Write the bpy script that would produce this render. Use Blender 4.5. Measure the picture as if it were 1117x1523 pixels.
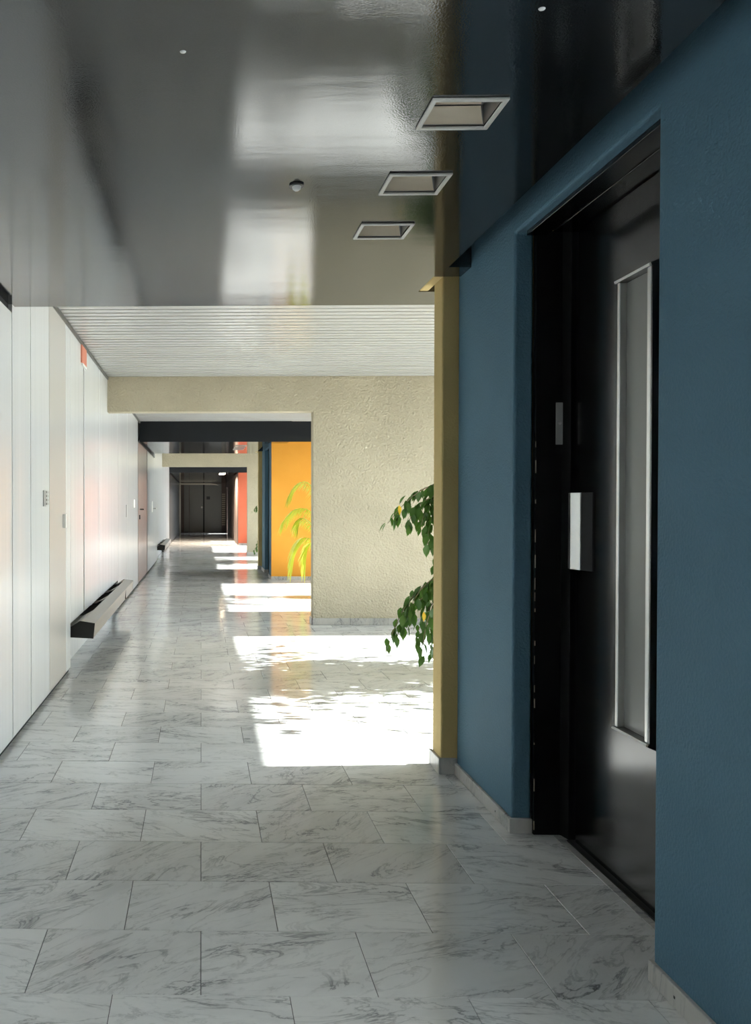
import bpy, bmesh, math, random
from mathutils import Vector, Matrix

random.seed(7)
S = bpy.context.scene
for o in list(bpy.data.objects):
    bpy.data.objects.remove(o)
COL = S.collection

# ------------------------------------------------------------------ camera
FPX, VPX, VPY, CAMH = 1150.0, 299.0, 752.0, 1.25
YAW_PX, PITCH_PX = 22.0, 13.0
cam_d = bpy.data.cameras.new('camera')
cam = bpy.data.objects.new('camera', cam_d)
COL.objects.link(cam)
cam_d.sensor_fit = 'HORIZONTAL'
cam_d.sensor_width = 36.0
cam_d.lens = FPX / 1117.0 * 36.0
cam_d.clip_start, cam_d.clip_end = 0.02, 500
cam_d.shift_x = (558.5 - (VPX - YAW_PX)) / 1117.0
cam_d.shift_y = ((VPY + PITCH_PX) - 761.5) / 1117.0
cam.location = (0, 0, CAMH)
cam.rotation_euler = (math.pi / 2 - math.atan(PITCH_PX / FPX), 0, math.atan(YAW_PX / FPX))
S.camera = cam

# ------------------------------------------------------------------ light
SUN_DIR = Vector((-1.0, -0.056, -0.663)).normalized()      # through the windows on the right
sun_d = bpy.data.lights.new('sun', 'SUN')
sun_d.energy = 15.5
sun_d.angle = math.radians(0.6)
sun_d.color = (1.0, 0.99, 0.98)
sun = bpy.data.objects.new('sun', sun_d)
sun.rotation_euler = SUN_DIR.to_track_quat('-Z', 'Y').to_euler()
sun.location = (20, 6, 14)
COL.objects.link(sun)

w = bpy.data.worlds.new('world')
S.world = w
w.use_nodes = True
wn = w.node_tree
wn.nodes.clear()
wo = wn.nodes.new('ShaderNodeOutputWorld')
wb = wn.nodes.new('ShaderNodeBackground')
wb.inputs['Color'].default_value = (0.78, 0.885, 1.0, 1)
wb.inputs['Strength'].default_value = 5.4
wn.links.new(wb.outputs[0], wo.inputs[0])

S.view_settings.view_transform = 'Standard'
S.view_settings.look = 'None'
S.view_settings.gamma = 1
S.view_settings.use_curve_mapping = False
S.view_settings.exposure = 1.06
S.cycles.use_denoising = True
S.cycles.max_bounces = 12
S.cycles.diffuse_bounces = 7
S.cycles.glossy_bounces = 6
S.cycles.transparent_max_bounces = 16
S.cycles.sample_clamp_indirect = 8.0
S.cycles.blur_glossy = 0.5

# ------------------------------------------------------------------ helpers
def rgb(r, g, b):
    f = lambda c: (c / 255 / 12.92) if c / 255 <= 0.04045 else ((c / 255 + 0.055) / 1.055) ** 2.4
    return (f(r), f(g), f(b), 1)

class MB:
    """collects shapes; build() links them as ONE mesh object"""
    def __init__(self):
        self.bm = bmesh.new()
    def box(self, x0, x1, y0, y1, z0, z1):
        v = [self.bm.verts.new(p) for p in ((x0, y0, z0), (x1, y0, z0), (x1, y1, z0), (x0, y1, z0),
                                            (x0, y0, z1), (x1, y0, z1), (x1, y1, z1), (x0, y1, z1))]
        for f in ((3, 2, 1, 0), (4, 5, 6, 7), (0, 1, 5, 4), (1, 2, 6, 5), (2, 3, 7, 6), (3, 0, 4, 7)):
            self.bm.faces.new([v[i] for i in f])
        return self
    def prism(self, pts, axis, a0, a1):
        """pts: 2D polygon in the plane of the other two axes (in x,y,z order)"""
        def P(p, a):
            return {'x': (a, p[0], p[1]), 'y': (p[0], a, p[1]), 'z': (p[0], p[1], a)}[axis]
        A = [self.bm.verts.new(P(p, a0)) for p in pts]
        B = [self.bm.verts.new(P(p, a1)) for p in pts]
        self.bm.faces.new(A)
        self.bm.faces.new(B[::-1])
        n = len(pts)
        for i in range(n):
            self.bm.faces.new((A[i], B[i], B[(i + 1) % n], A[(i + 1) % n]))
        return self
    def lathe(self, prof, c, seg=24):
        """prof: (radius, z) list, revolved round the vertical through c"""
        rings = []
        for r, z in prof:
            if r < 1e-5:
                rings.append([self.bm.verts.new((c[0], c[1], c[2] + z))])
            else:
                rings.append([self.bm.verts.new((c[0] + r * math.cos(2 * math.pi * k / seg),
                                                 c[1] + r * math.sin(2 * math.pi * k / seg), c[2] + z)) for k in range(seg)])
        for a, b in zip(rings, rings[1:]):
            for k in range(seg):
                q = (k + 1) % seg
                vs = [a[k % len(a)], a[q % len(a)], b[q % len(b)], b[k % len(b)]]
                vs = list(dict.fromkeys(vs))
                if len(vs) > 2:
                    self.bm.faces.new(vs)
        return self
    def tube(self, pts, radii, seg=7):
        rings = []
        n = len(pts)
        for i, p in enumerate(pts):
            p = Vector(p)
            d = Vector(pts[min(i + 1, n - 1)]) - Vector(pts[max(i - 1, 0)])
            q = d.to_track_quat('Z', 'Y')
            r = radii[i] if isinstance(radii, (list, tuple)) else radii
            rings.append([self.bm.verts.new(p + q @ Vector((r * math.cos(2 * math.pi * k / seg), r * math.sin(2 * math.pi * k / seg), 0))) for k in range(seg)])
        for a, b in zip(rings, rings[1:]):
            for k in range(seg):
                self.bm.faces.new((a[k], a[(k + 1) % seg], b[(k + 1) % seg], b[k]))
        self.bm.faces.new(rings[0][::-1])
        self.bm.faces.new(rings[-1])
        return self
    def cells(self, xs, ys, filled, z0, z1):
        """slab on a grid of breakpoints; filled(cx, cy) says which cells are solid"""
        V = {}
        def g(i, j, z):
            k = (i, j, z)
            if k not in V:
                V[k] = self.bm.verts.new((xs[i], ys[j], z))
            return V[k]
        nx, ny = len(xs) - 1, len(ys) - 1
        F = lambda i, j: 0 <= i < nx and 0 <= j < ny and filled((xs[i] + xs[i + 1]) / 2, (ys[j] + ys[j + 1]) / 2)
        for i in range(nx):
            for j in range(ny):
                if not F(i, j):
                    continue
                self.bm.faces.new((g(i, j, z0), g(i, j + 1, z0), g(i + 1, j + 1, z0), g(i + 1, j, z0)))
                self.bm.faces.new((g(i, j, z1), g(i + 1, j, z1), g(i + 1, j + 1, z1), g(i, j + 1, z1)))
                for di, dj, a, b in ((-1, 0, (i, j), (i, j + 1)), (1, 0, (i + 1, j + 1), (i + 1, j)),
                                     (0, -1, (i + 1, j), (i, j)), (0, 1, (i, j + 1), (i + 1, j + 1))):
                    if not F(i + di, j + dj):
                        self.bm.faces.new((g(*b, z0), g(*a, z0), g(*a, z1), g(*b, z1)))
        return self
    def mesh(self, name, mat=None, bevel=0, smooth=False, seg=2):
        bmesh.ops.recalc_face_normals(self.bm, faces=self.bm.faces[:])
        if bevel:
            es = [e for e in self.bm.edges if len(e.link_faces) == 2 and e.calc_face_angle(0) > 0.5]
            bmesh.ops.bevel(self.bm, geom=es, offset=bevel, segments=seg, profile=0.5, affect='EDGES', clamp_overlap=True)
        m = bpy.data.meshes.new(name)
        self.bm.to_mesh(m)
        self.bm.free()
        if smooth:
            for p in m.polygons:
                p.use_smooth = True
        if mat:
            m.materials.append(mat)
        return m
    def build(self, name, mat, parent=None, **kw):
        o = bpy.data.objects.new(name, self.mesh(name, mat, **kw))
        COL.objects.link(o)
        if parent:
            o.parent = parent
            o.matrix_parent_inverse = Matrix.Identity(4)
        return o

def tag(o, label=None, cat=None, group=None, kind=None):
    if label: o['label'] = label
    if cat: o['category'] = cat
    if group: o['group'] = group
    if kind: o['kind'] = kind
    return o

def struct(o, label=None):
    o['kind'] = 'structure'
    if label: o['label'] = label
    return o

def empty(name, loc=(0, 0, 0)):
    o = bpy.data.objects.new(name, None)
    o.empty_display_size = 0.1
    o.location = loc
    COL.objects.link(o)
    return o

def copy_tree(o, parent=None):
    c = o.copy()
    COL.objects.link(c)
    c.parent = parent
    for ch in [k for k in bpy.data.objects if k.parent == o]:
        copy_tree(ch, c)
    return c

# ------------------------------------------------------------------ materials
def principled(name, color, rough=0.5, metal=0.0, ior=1.5, **kw):
    m = bpy.data.materials.new(name)
    m.use_nodes = True
    b = m.node_tree.nodes['Principled BSDF']
    b.inputs['Base Color'].default_value = color if len(color) == 4 else (*color, 1)
    b.inputs['Roughness'].default_value = rough
    b.inputs['Metallic'].default_value = metal
    b.inputs['IOR'].default_value = ior
    for k, v in kw.items():
        b.inputs[k.replace('_', ' ')].default_value = v
    return m

def nd(m, t, **kw):
    n = m.node_tree.nodes.new(t)
    for k, v in kw.items():
        if hasattr(n, k):
            setattr(n, k, v)
        else:
            n.inputs[k.replace('_', ' ')].default_value = v
    return n

def lk(m, a, b):
    m.node_tree.links.new(a, b)

def pos_coords(m, scale=(1, 1, 1), rot=(0, 0, 0)):
    g = nd(m, 'ShaderNodeNewGeometry')
    mp = nd(m, 'ShaderNodeMapping')
    mp.inputs['Scale'].default_value = scale
    mp.inputs['Rotation'].default_value = rot
    lk(m, g.outputs['Position'], mp.inputs['Vector'])
    return mp.outputs[0]

def add_bump(m, vec, scale, strength, dist=0.01, detail=3.0, prev=None):
    b = m.node_tree.nodes['Principled BSDF']
    n = nd(m, 'ShaderNodeTexNoise', Scale=scale, Detail=detail)
    lk(m, vec, n.inputs['Vector'])
    bp = nd(m, 'ShaderNodeBump', Strength=strength, Distance=dist)
    lk(m, n.outputs['Fac'], bp.inputs['Height'])
    if prev:
        lk(m, prev.outputs[0], bp.inputs['Normal'])
    lk(m, bp.outputs[0], b.inputs['Normal'])
    return bp

def add_mottle(m, vec, scale, c0, c1, detail=4.0, lo=0.35, hi=0.65):
    b = m.node_tree.nodes['Principled BSDF']
    n = nd(m, 'ShaderNodeTexNoise', Scale=scale, Detail=detail)
    lk(m, vec, n.inputs['Vector'])
    r = nd(m, 'ShaderNodeValToRGB')
    r.color_ramp.elements[0].position = lo
    r.color_ramp.elements[1].position = hi
    r.color_ramp.elements[0].color = c0
    r.color_ramp.elements[1].color = c1
    lk(m, n.outputs['Fac'], r.inputs[0])
    lk(m, r.outputs[0], b.inputs['Base Color'])

def stucco(name, c0, c1, bscale, bstr, rough=0.85, dist=0.004):
    m = principled(name, c0, rough)
    v = pos_coords(m)
    add_mottle(m, v, 2.2, c0, c1)
    add_bump(m, v, bscale, bstr, dist, 4.0)
    return m

M = {}
M['blue'] = stucco('blue_plaster', (0.072, 0.160, 0.225, 1), (0.084, 0.178, 0.245, 1), 120, 0.6, 0.75, 0.006)
M['cream'] = stucco('cream_roughcast', (0.46, 0.405, 0.295, 1), (0.51, 0.45, 0.33, 1), 48, 0.9, 0.9, 0.02)
M['ochre'] = stucco('ochre_roughcast', (0.55, 0.41, 0.17, 1), (0.60, 0.45, 0.20, 1), 90, 0.6, 0.9, 0.004)
M['orange'] = stucco('orange_roughcast', (0.70, 0.30, 0.028, 1), (0.74, 0.325, 0.036, 1), 90, 0.5, 0.85, 0.004)
M['coral'] = stucco('coral_roughcast', (0.52, 0.115, 0.055, 1), (0.55, 0.13, 0.065, 1), 90, 0.5, 0.85, 0.004)
M['brown'] = stucco('brown_plaster', (0.12, 0.085, 0.07, 1), (0.14, 0.10, 0.085, 1), 120, 0.4, 0.7, 0.003)
M['white_wall'] = stucco('white_plaster', (0.72, 0.71, 0.68, 1), (0.75, 0.74, 0.71, 1), 120, 0.3, 0.8, 0.002)

# marble: each tile a piece of its own (random offset per object and per mesh island)
def marble(name, base, cloud, vein, rough):
    m = principled(name, base, rough, ior=1.6)
    b = m.node_tree.nodes['Principled BSDF']
    g = nd(m, 'ShaderNodeNewGeometry')
    oi = nd(m, 'ShaderNodeObjectInfo')
    add = nd(m, 'ShaderNodeMath', operation='ADD')
    lk(m, oi.outputs['Random'], add.inputs[0])
    lk(m, g.outputs['Random Per Island'], add.inputs[1])
    off = nd(m, 'ShaderNodeMath', operation='MULTIPLY')
    off.inputs[1].default_value = 57.0
    lk(m, add.outputs[0], off.inputs[0])
    comb = nd(m, 'ShaderNodeCombineXYZ')
    lk(m, off.outputs[0], comb.inputs[0])
    lk(m, off.outputs[0], comb.inputs[2])
    va = nd(m, 'ShaderNodeVectorMath', operation='ADD')
    lk(m, g.outputs['Position'], va.inputs[0])
    lk(m, comb.outputs[0], va.inputs[1])
    rot = nd(m, 'ShaderNodeVectorRotate', rotation_type='Z_AXIS')
    ra = nd(m, 'ShaderNodeMapRange')
    ra.inputs['To Min'].default_value = -0.9
    ra.inputs['To Max'].default_value = 0.35
    fr = nd(m, 'ShaderNodeMath', operation='FRACT')
    mu = nd(m, 'ShaderNodeMath', operation='MULTIPLY')
    mu.inputs[1].default_value = 7.31
    lk(m, add.outputs[0], mu.inputs[0])
    lk(m, mu.outputs[0], fr.inputs[0])
    lk(m, fr.outputs[0], ra.inputs['Value'])
    lk(m, g.outputs['Position'], rot.inputs['Vector'])
    lk(m, va.outputs[0], rot.inputs['Vector'])
    lk(m, ra.outputs[0], rot.inputs['Angle'])
    mp = nd(m, 'ShaderNodeMapping')
    mp.inputs['Scale'].default_value = (1.6, 5.0, 1.0)
    lk(m, rot.outputs[0], mp.inputs['Vector'])
    # veins: the zero line of a warped noise
    def veins(scale, dist, width, detail):
        n = nd(m, 'ShaderNodeTexNoise', Scale=scale, Detail=detail, Distortion=dist, Roughness=0.62)
        lk(m, mp.outputs[0], n.inputs['Vector'])
        s = nd(m, 'ShaderNodeMath', operation='SUBTRACT')
        s.inputs[1].default_value = 0.5
        lk(m, n.outputs['Fac'], s.inputs[0])
        a = nd(m, 'ShaderNodeMath', operation='ABSOLUTE')
        lk(m, s.outputs[0], a.inputs[0])
        r = nd(m, 'ShaderNodeMapRange', interpolation_type='SMOOTHSTEP')
        r.inputs['From Max'].default_value = width
        r.inputs['To Min'].default_value = 1.0
        r.inputs['To Max'].default_value = 0.0
        lk(m, a.outputs[0], r.inputs['Value'])
        return r.outputs[0]
    v1 = veins(1.7, 0.9, 0.026, 7.0)
    v2 = veins(3.3, 0.6, 0.035, 5.0)
    cl = nd(m, 'ShaderNodeTexNoise', Scale=1.5, Detail=6.0, Roughness=0.65)
    lk(m, mp.outputs[0], cl.inputs['Vector'])
    cr = nd(m, 'ShaderNodeMapRange', interpolation_type='SMOOTHSTEP')
    cr.inputs['From Min'].default_value = 0.40
    cr.inputs['From Max'].default_value = 0.68
    lk(m, cl.outputs['Fac'], cr.inputs['Value'])
    # veins are patchy: strong only inside the clouds
    pk = nd(m, 'ShaderNodeMath', operation='MULTIPLY_ADD')
    pk.inputs[1].default_value = 0.75
    pk.inputs[2].default_value = 0.18
    lk(m, cr.outputs[0], pk.inputs[0])
    vm = nd(m, 'ShaderNodeMath', operation='MULTIPLY')
    lk(m, v1, vm.inputs[0]); lk(m, pk.outputs[0], vm.inputs[1])
    v2m = nd(m, 'ShaderNodeMath', operation='MULTIPLY')
    lk(m, v2, v2m.inputs[0]); lk(m, cr.outputs[0], v2m.inputs[1])
    v2s = nd(m, 'ShaderNodeMath', operation='MULTIPLY')
    v2s.inputs[1].default_value = 0.45
    lk(m, v2m.outputs[0], v2s.inputs[0])
    def mix(fac, a, bcol):
        mx = nd(m, 'ShaderNodeMix', data_type='RGBA')
        lk(m, fac, mx.inputs[0])
        if isinstance(a, tuple): mx.inputs[6].default_value = a
        else: lk(m, a, mx.inputs[6])
        mx.inputs[7].default_value = bcol
        return mx.outputs[2]
    c = mix(cr.outputs[0], base, cloud)
    c = mix(v2s.outputs[0], c, vein)
    c = mix(vm.outputs[0], c, vein)
    # tiles differ a little in tone
    tone = nd(m, 'ShaderNodeMapRange')
    tone.inputs['To Min'].default_value = 0.90
    tone.inputs['To Max'].default_value = 1.06
    lk(m, fr.outputs[0], tone.inputs['Value'])
    vs = nd(m, 'ShaderNodeVectorMath', operation='SCALE')
    lk(m, c, vs.inputs[0]); lk(m, tone.outputs[0], vs.inputs['Scale'])
    lk(m, vs.outputs[0], b.inputs['Base Color'])
    # faint unevenness of the polish
    add_bump(m, g.outputs['Position'], 9.0, 0.05, 0.004, 3.0)
    return m

M['marble'] = marble('floor_marble', (0.77, 0.765, 0.75, 1), (0.66, 0.66, 0.65, 1), (0.20, 0.205, 0.21, 1), 0.11)
M['skirt'] = marble('skirting_marble', (0.50, 0.48, 0.45, 1), (0.40, 0.39, 0.37, 1), (0.13, 0.13, 0.14, 1), 0.35)
M['grout'] = principled('grout', (0.09, 0.088, 0.082, 1), 0.9)

# glossy dark ceiling paint with roller texture
m = principled('ceiling_gloss_paint', (0.014, 0.016, 0.018, 1), 0.055, ior=2.0)
v = pos_coords(m)
b1 = add_bump(m, v, 200, 0.13, 0.0012, 2.0)
vv = pos_coords(m, (0.6, 3.0, 1))
add_bump(m, vv, 2.2, 0.07, 0.01, 4.0, b1)
M['ceiling'] = m
M['fascia'] = principled('ceiling_fascia', (0.007, 0.009, 0.012, 1), 0.6, ior=1.35)

# white lacquered wall panels, glossy, very slightly wavy
m = principled('white_lacquer_panel', (0.78, 0.785, 0.78, 1), 0.17, ior=1.8, Anisotropic=1.0, Anisotropic_Rotation=0.25)
tg = nd(m, 'ShaderNodeTangent', direction_type='RADIAL', axis='Z')
lk(m, tg.outputs[0], m.node_tree.nodes['Principled BSDF'].inputs['Tangent'])
v = pos_coords(m, (0.2, 2.2, 0.06))
add_bump(m, v, 2.6, 0.40, 0.010, 3.0)
M['panel'] = m
m = principled('beige_white_panel', (0.60, 0.57, 0.53, 1), 0.26)
M['panel_warm'] = m
m = principled('dark_lacquer_panel', (0.05, 0.05, 0.05, 1), 0.25, ior=1.6)
M['panel_dark'] = m
m = principled('beige_lacquer_panel', (0.36, 0.33, 0.31, 1), 0.25, ior=1.5)
M['panel_beige'] = m
M['gap'] = principled('dark_joint', (0.02, 0.02, 0.02, 1), 0.9)
M['gap_grey'] = principled('grey_backing', (0.07, 0.07, 0.068, 1), 0.8)
M['slat'] = principled('slat_lacquer', (0.50, 0.495, 0.485, 1), 0.25, ior=1.5)
M['alu'] = principled('aluminium', (0.72, 0.71, 0.69, 1), 0.32, 1.0)
M['alu_dark'] = principled('dull_aluminium', (0.42, 0.42, 0.42, 1), 0.4, 0.9)
M['trim_metal'] = principled('grey_trim_metal', (0.16, 0.16, 0.155, 1), 0.4, 0.6)
M['frame_white'] = principled('light_fitting_white', (0.72, 0.70, 0.66, 1), 0.4)
M['reflector'] = principled('light_reflector', (0.90, 0.88, 0.84, 1), 0.15, 1.0)
M['vane'] = principled('cream_enamel', (0.90, 0.78, 0.62, 1), 0.4)
M['black_paint'] = principled('black_satin_paint', (0.005, 0.005, 0.006, 1), 0.17, ior=1.8)
m = M['black_paint']
add_bump(m, pos_coords(m), 40, 0.03, 0.002, 3.0)
M['black_jamb'] = principled('black_jamb_paint', (0.005, 0.005, 0.006, 1), 0.45, ior=1.25)
M['black_matt'] = principled('black_matt', (0.006, 0.006, 0.006, 1), 0.7)
M['wired_glass'] = principled('grey_frosted_glass', (0.22, 0.22, 0.205, 1), 0.28)
M['chip'] = principled('chipped_edge_light_stripe', (0.45, 0.38, 0.28, 1), 0.8)  # chipped paint; also the painted light stripes on the end wall
M['plastic_white'] = principled('white_plastic', (0.78, 0.78, 0.76, 1), 0.4)
M['plastic_grey'] = principled('grey_plate', (0.33, 0.33, 0.32, 1), 0.45)
M['plastic_dark'] = principled('dark_plastic', (0.04, 0.04, 0.04, 1), 0.4)
M['sign_red'] = principled('salmon_sign', (0.74, 0.26, 0.17, 1), 0.5)
M['conv_metal'] = principled('convector_metal', (0.40, 0.385, 0.36, 1), 0.38, 0.5)
M['door_grey'] = principled('grey_door_paint', (0.19, 0.185, 0.17, 1), 0.35)
M['door_line'] = principled('light_door_frame', (0.58, 0.53, 0.42, 1), 0.5)
M['bark'] = principled('bark', (0.22, 0.17, 0.12, 1), 0.85)
M['soil'] = principled('soil', (0.035, 0.025, 0.018, 1), 0.95)
m = principled('clay_pot', (0.30, 0.30, 0.29, 1), 0.7)
M['pot'] = m

def leaf_mat(name, c0, c1, trans, rough=0.38):
    m = principled(name, c0, rough)
    nt = m.node_tree
    b = nt.nodes['Principled BSDF']
    oi = nd(m, 'ShaderNodeObjectInfo')
    g = nd(m, 'ShaderNodeNewGeometry')
    add = nd(m, 'ShaderNodeMath', operation='ADD')
    lk(m, oi.outputs['Random'], add.inputs[0]); lk(m, g.outputs['Random Per Island'], add.inputs[1])
    fr = nd(m, 'ShaderNodeMath', operation='FRACT')
    lk(m, add.outputs[0], fr.inputs[0])
    mx = nd(m, 'ShaderNodeMix', data_type='RGBA')
    lk(m, fr.outputs[0], mx.inputs[0])
    mx.inputs[6].default_value = c0
    mx.inputs[7].default_value = c1
    lk(m, mx.outputs[2], b.inputs['Base Color'])
    tr = nd(m, 'ShaderNodeBsdfTranslucent')
    tr.inputs['Color'].default_value = trans
    ms = nd(m, 'ShaderNodeMixShader')
    ms.inputs[0].default_value = 0.4
    lk(m, b.outputs[0], ms.inputs[1]); lk(m, tr.outputs[0], ms.inputs[2])
    lk(m, ms.outputs[0], nt.nodes['Material Output'].inputs['Surface'])
    return m

M['leaf'] = leaf_mat('ficus_leaf', (0.030, 0.085, 0.020, 1), (0.065, 0.15, 0.035, 1), (0.11, 0.24, 0.03, 1))
M['leaf_yellow'] = leaf_mat('yellow_leaf', (0.75, 0.50, 0.04, 1), (0.80, 0.55, 0.05, 1), (0.8, 0.55, 0.03, 1))
M['palm'] = leaf_mat('palm_leaf', (0.42, 0.46, 0.05, 1), (0.60, 0.56, 0.14, 1), (0.70, 0.74, 0.06, 1))
M['palm_stem'] = principled('palm_stem', (0.36, 0.36, 0.07, 1), 0.5)

# clear window glass: transmits straight through, reflects by angle
m = bpy.data.materials.new('window_glass')
m.use_nodes = True
nt = m.node_tree
nt.nodes.clear()
out = nt.nodes.new('ShaderNodeOutputMaterial')
tr = nt.nodes.new('ShaderNodeBsdfTransparent'); tr.inputs[0].default_value = (0.95, 0.97, 0.96, 1)
gl = nt.nodes.new('ShaderNodeBsdfGlossy'); gl.inputs['Roughness'].default_value = 0.02
fr = nt.nodes.new('ShaderNodeFresnel'); fr.inputs['IOR'].default_value = 1.45
mx = nt.nodes.new('ShaderNodeMixShader')
nt.links.new(fr.outputs[0], mx.inputs[0]); nt.links.new(tr.outputs[0], mx.inputs[1]); nt.links.new(gl.outputs[0], mx.inputs[2])
nt.links.new(mx.outputs[0], out.inputs[0])
M['glass'] = m
m = principled('added_blind_fabric', (0.80, 0.80, 0.78, 1), 0.8)
tr = nd(m, 'ShaderNodeBsdfTranslucent'); tr.inputs['Color'].default_value = (0.88, 0.90, 0.92, 1)
ms = nd(m, 'ShaderNodeMixShader'); ms.inputs[0].default_value = 0.75
lk(m, m.node_tree.nodes['Principled BSDF'].outputs[0], ms.inputs[1]); lk(m, tr.outputs[0], ms.inputs[2])
lk(m, ms.outputs[0], m.node_tree.nodes['Material Output'].inputs['Surface'])
M['blind'] = m
m = principled('outdoor_ground', (0.20, 0.22, 0.14, 1), 0.95)
add_mottle(m, pos_coords(m), 0.6, (0.24, 0.25, 0.22, 1), (0.32, 0.32, 0.30, 1))
M['ground'] = m

# ------------------------------------------------------------------ dimensions (metres)
XL, XR, XW = -0.985, 1.19, 3.90          # left panels, blue wall, window wall
ZC, ZS = 2.30, 2.60                      # dark ceiling, slatted ceiling
PER = 11.5                               # the corridor repeats every 11.5 m
YEND, YBACK = 36.3, -5.0

# ------------------------------------------------------------------ outside and shell
struct(MB().box(XW + 0.22, 60, -60, 90, -0.6, -0.5).build('ground_outside', M['ground']), 'open ground outside the windows')
struct(MB().box(-1.4, XW + 0.25, YBACK - 0.2, YEND + 0.3, ZS + 0.03, ZS + 0.22).build('ceiling', M['white_wall']), 'roof slab over the corridor and bays')
struct(MB().box(-1.4, XW + 0.2, YBACK - 0.2, YBACK, 0, ZS + 0.03).build('wall_back', M['brown']), 'dark end wall behind the camera')  # out of view; dark brown chosen to hold back light from behind

# floor: grout bed with marble tiles laid in running bond
floor = struct(MB().box(-1.4, XW + 0.2, YBACK - 0.2, YEND + 0.3, -0.12, -0.003).build('floor', M['grout']), 'veined grey white marble tile floor of the corridor')
TW, TD, TZ0 = 0.4525, 0.300, 1.962
tmb = MB()
e = 0.0010
tmb.box(e, TW - e, e, TD - e, -0.02, 0.0)
tile_mesh = tmb.mesh('tile', M['marble'], bevel=0.0012, seg=1)
tiles = []
n0 = int((YBACK - TZ0) / TD) - 1
n1 = int((YEND - TZ0) / TD) + 1
for n in range(n0, n1 + 1):
    y = TZ0 + n * TD
    off = 0.0 if n % 2 == 0 else TW / 2
    k0 = int((-1.36 - off) / TW) - 1
    x = off + k0 * TW
    while x < XW:
        if x > -1.40 and y > YBACK - 0.2:
            tiles.append((x, y))
        x += TW
def px_area(x, y):
    if y < 1.5: return 0
    u = VPX + FPX * (x + TW / 2) / (y + TD / 2)
    vv = VPY + FPX * CAMH / (y + TD / 2)
    if u < -60 or u > 1150 or vv > 1540: return 0
    if x > 1.30: # behind the blue wall or the pillar
        if y < 3.8 or u > 640: return 0
        if y > 7.9: return 0
    if x < -1.05: return 0
    return TW * FPX / y * FPX * CAMH * TD / (y * y)
rank = sorted(range(len(tiles)), key=lambda i: -px_area(*tiles[i]))
near = set(i for i in rank[:298] if px_area(*tiles[i]) > 0)
rng = random.Random(3)
stuff = MB()
for i, (x, y) in enumerate(tiles):
    if i in near:
        t = bpy.data.objects.new('tile', tile_mesh)
        COL.objects.link(t)
        t.parent = floor
        t.location = (x, y, rng.uniform(-0.0004, 0.0))
        t.rotation_euler = (rng.gauss(0, 0.0006), rng.gauss(0, 0.0005), 0)
    else:
        stuff.box(x + e, min(x + TW - e, XW + 0.1), y + e, y + TD - e, -0.02, rng.uniform(-0.0003, 0.0))
so = stuff.build('distant_tiles', M['marble'], floor)
so['kind'] = 'stuff'
# narrow threshold strip in front of the lift door
tag(MB().box(1.335, 1.378, 2.05, 2.94, -0.015, 0.002).build('threshold_strip', M['skirt'], floor, bevel=0.001))

# ------------------------------------------------------------------ left wall of lacquered panels
NICHES = [(5.81, 9.35), (5.81 + PER, 9.35 + PER)]
wl = MB()
wl.box(-1.35, -1.07, YBACK, YEND, 0, ZS + 0.03)
wl.box(-1.07, -1.012, YBACK, YEND, 0.46, ZS + 0.03)
ys = [YBACK] + [q for a in NICHES for q in a] + [YEND]
for a, bb in zip(ys[0::2], ys[1::2]):
    wl.box(-1.07, -1.012, a, bb, 0, 0.46)
wall_left = struct(wl.build('wall_left', M['gap_grey']), 'white lacquered panel wall along the left of the corridor')
bounds = [-5.0, -4.2, -3.4, -2.6, -1.8, -1.0, -0.2, 0.6, 1.1, 1.6, 2.1, 2.6, 3.1, 3.57, 4.02, 4.46, 5.01, 5.62, 5.81, 6.51, 7.50, 9.14, 10.3, 12.05,
          14.2, 16.4, 17.31, 18.2, 19.2, 20.8, 22.3, 23.9, 25.4, 27.0, 28.6, 30.2, 31.8, 33.4, 34.9, 36.3]
panels = {}
for a, bb in zip(bounds, bounds[1:]):
    if a == 12.05:
        continue                       # the door leaf stands here
    g0 = 0.007
    g1 = 0.05 if a == 5.81 else 0.007
    top = 2.255 if 0.6 <= a < 4.0 or 12.4 <= a < 15.5 else ZS - 0.02
    if a >= 23.9: top = 2.255
    z0 = 0.03
    mid = (a + bb) / 2
    if any(n_[0] - 0.01 <= a and bb <= n_[1] + 0.02 for n_ in NICHES):
        z0 = 0.36
    p = MB().box(XL - 0.024, XL, a + g0, bb - g1, z0, top).build('panel', M['panel_dark'] if a >= 23.9 else M['panel_warm'] if a == 5.01 else M['panel'], wall_left, bevel=0.0015, seg=1)
    panels[a] = p
    if a < 9:
        tw = Matrix.Rotation(rng.gauss(0, 0.0016), 4, 'Z'); cc = Matrix.Translation((XL, mid, 0)); p.data.transform(cc @ tw @ cc.inverted())
# lower end filler of the panel that starts inside the heater niche run and ends past it
for a, bb in NICHES:
    MB().box(-1.071, -1.062, a + 0.003, bb - 0.003, 0.0, 0.46).build('niche_panel', M['panel'], wall_left)
    MB().box(-1.062, XL, a - 0.006, a, 0.03, 0.46).build('niche_cheek', M['panel'], wall_left)
ys2 = list(ys)
for a, bb in zip(ys2[0::2], ys2[1::2]):
    MB().box(-1.012, -1.001, a, bb, 0.0, 0.03).build('plinth', M['gap'], wall_left)
# black shadow gap above the low panels
for a, bb in ((0.6, 4.02), (12.4, 15.6), (23.9, YEND)):
    MB().box(-1.012, -1.004, a, bb, 2.255, 2.299).build('shadow_gap', M['gap'], wall_left)

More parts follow.
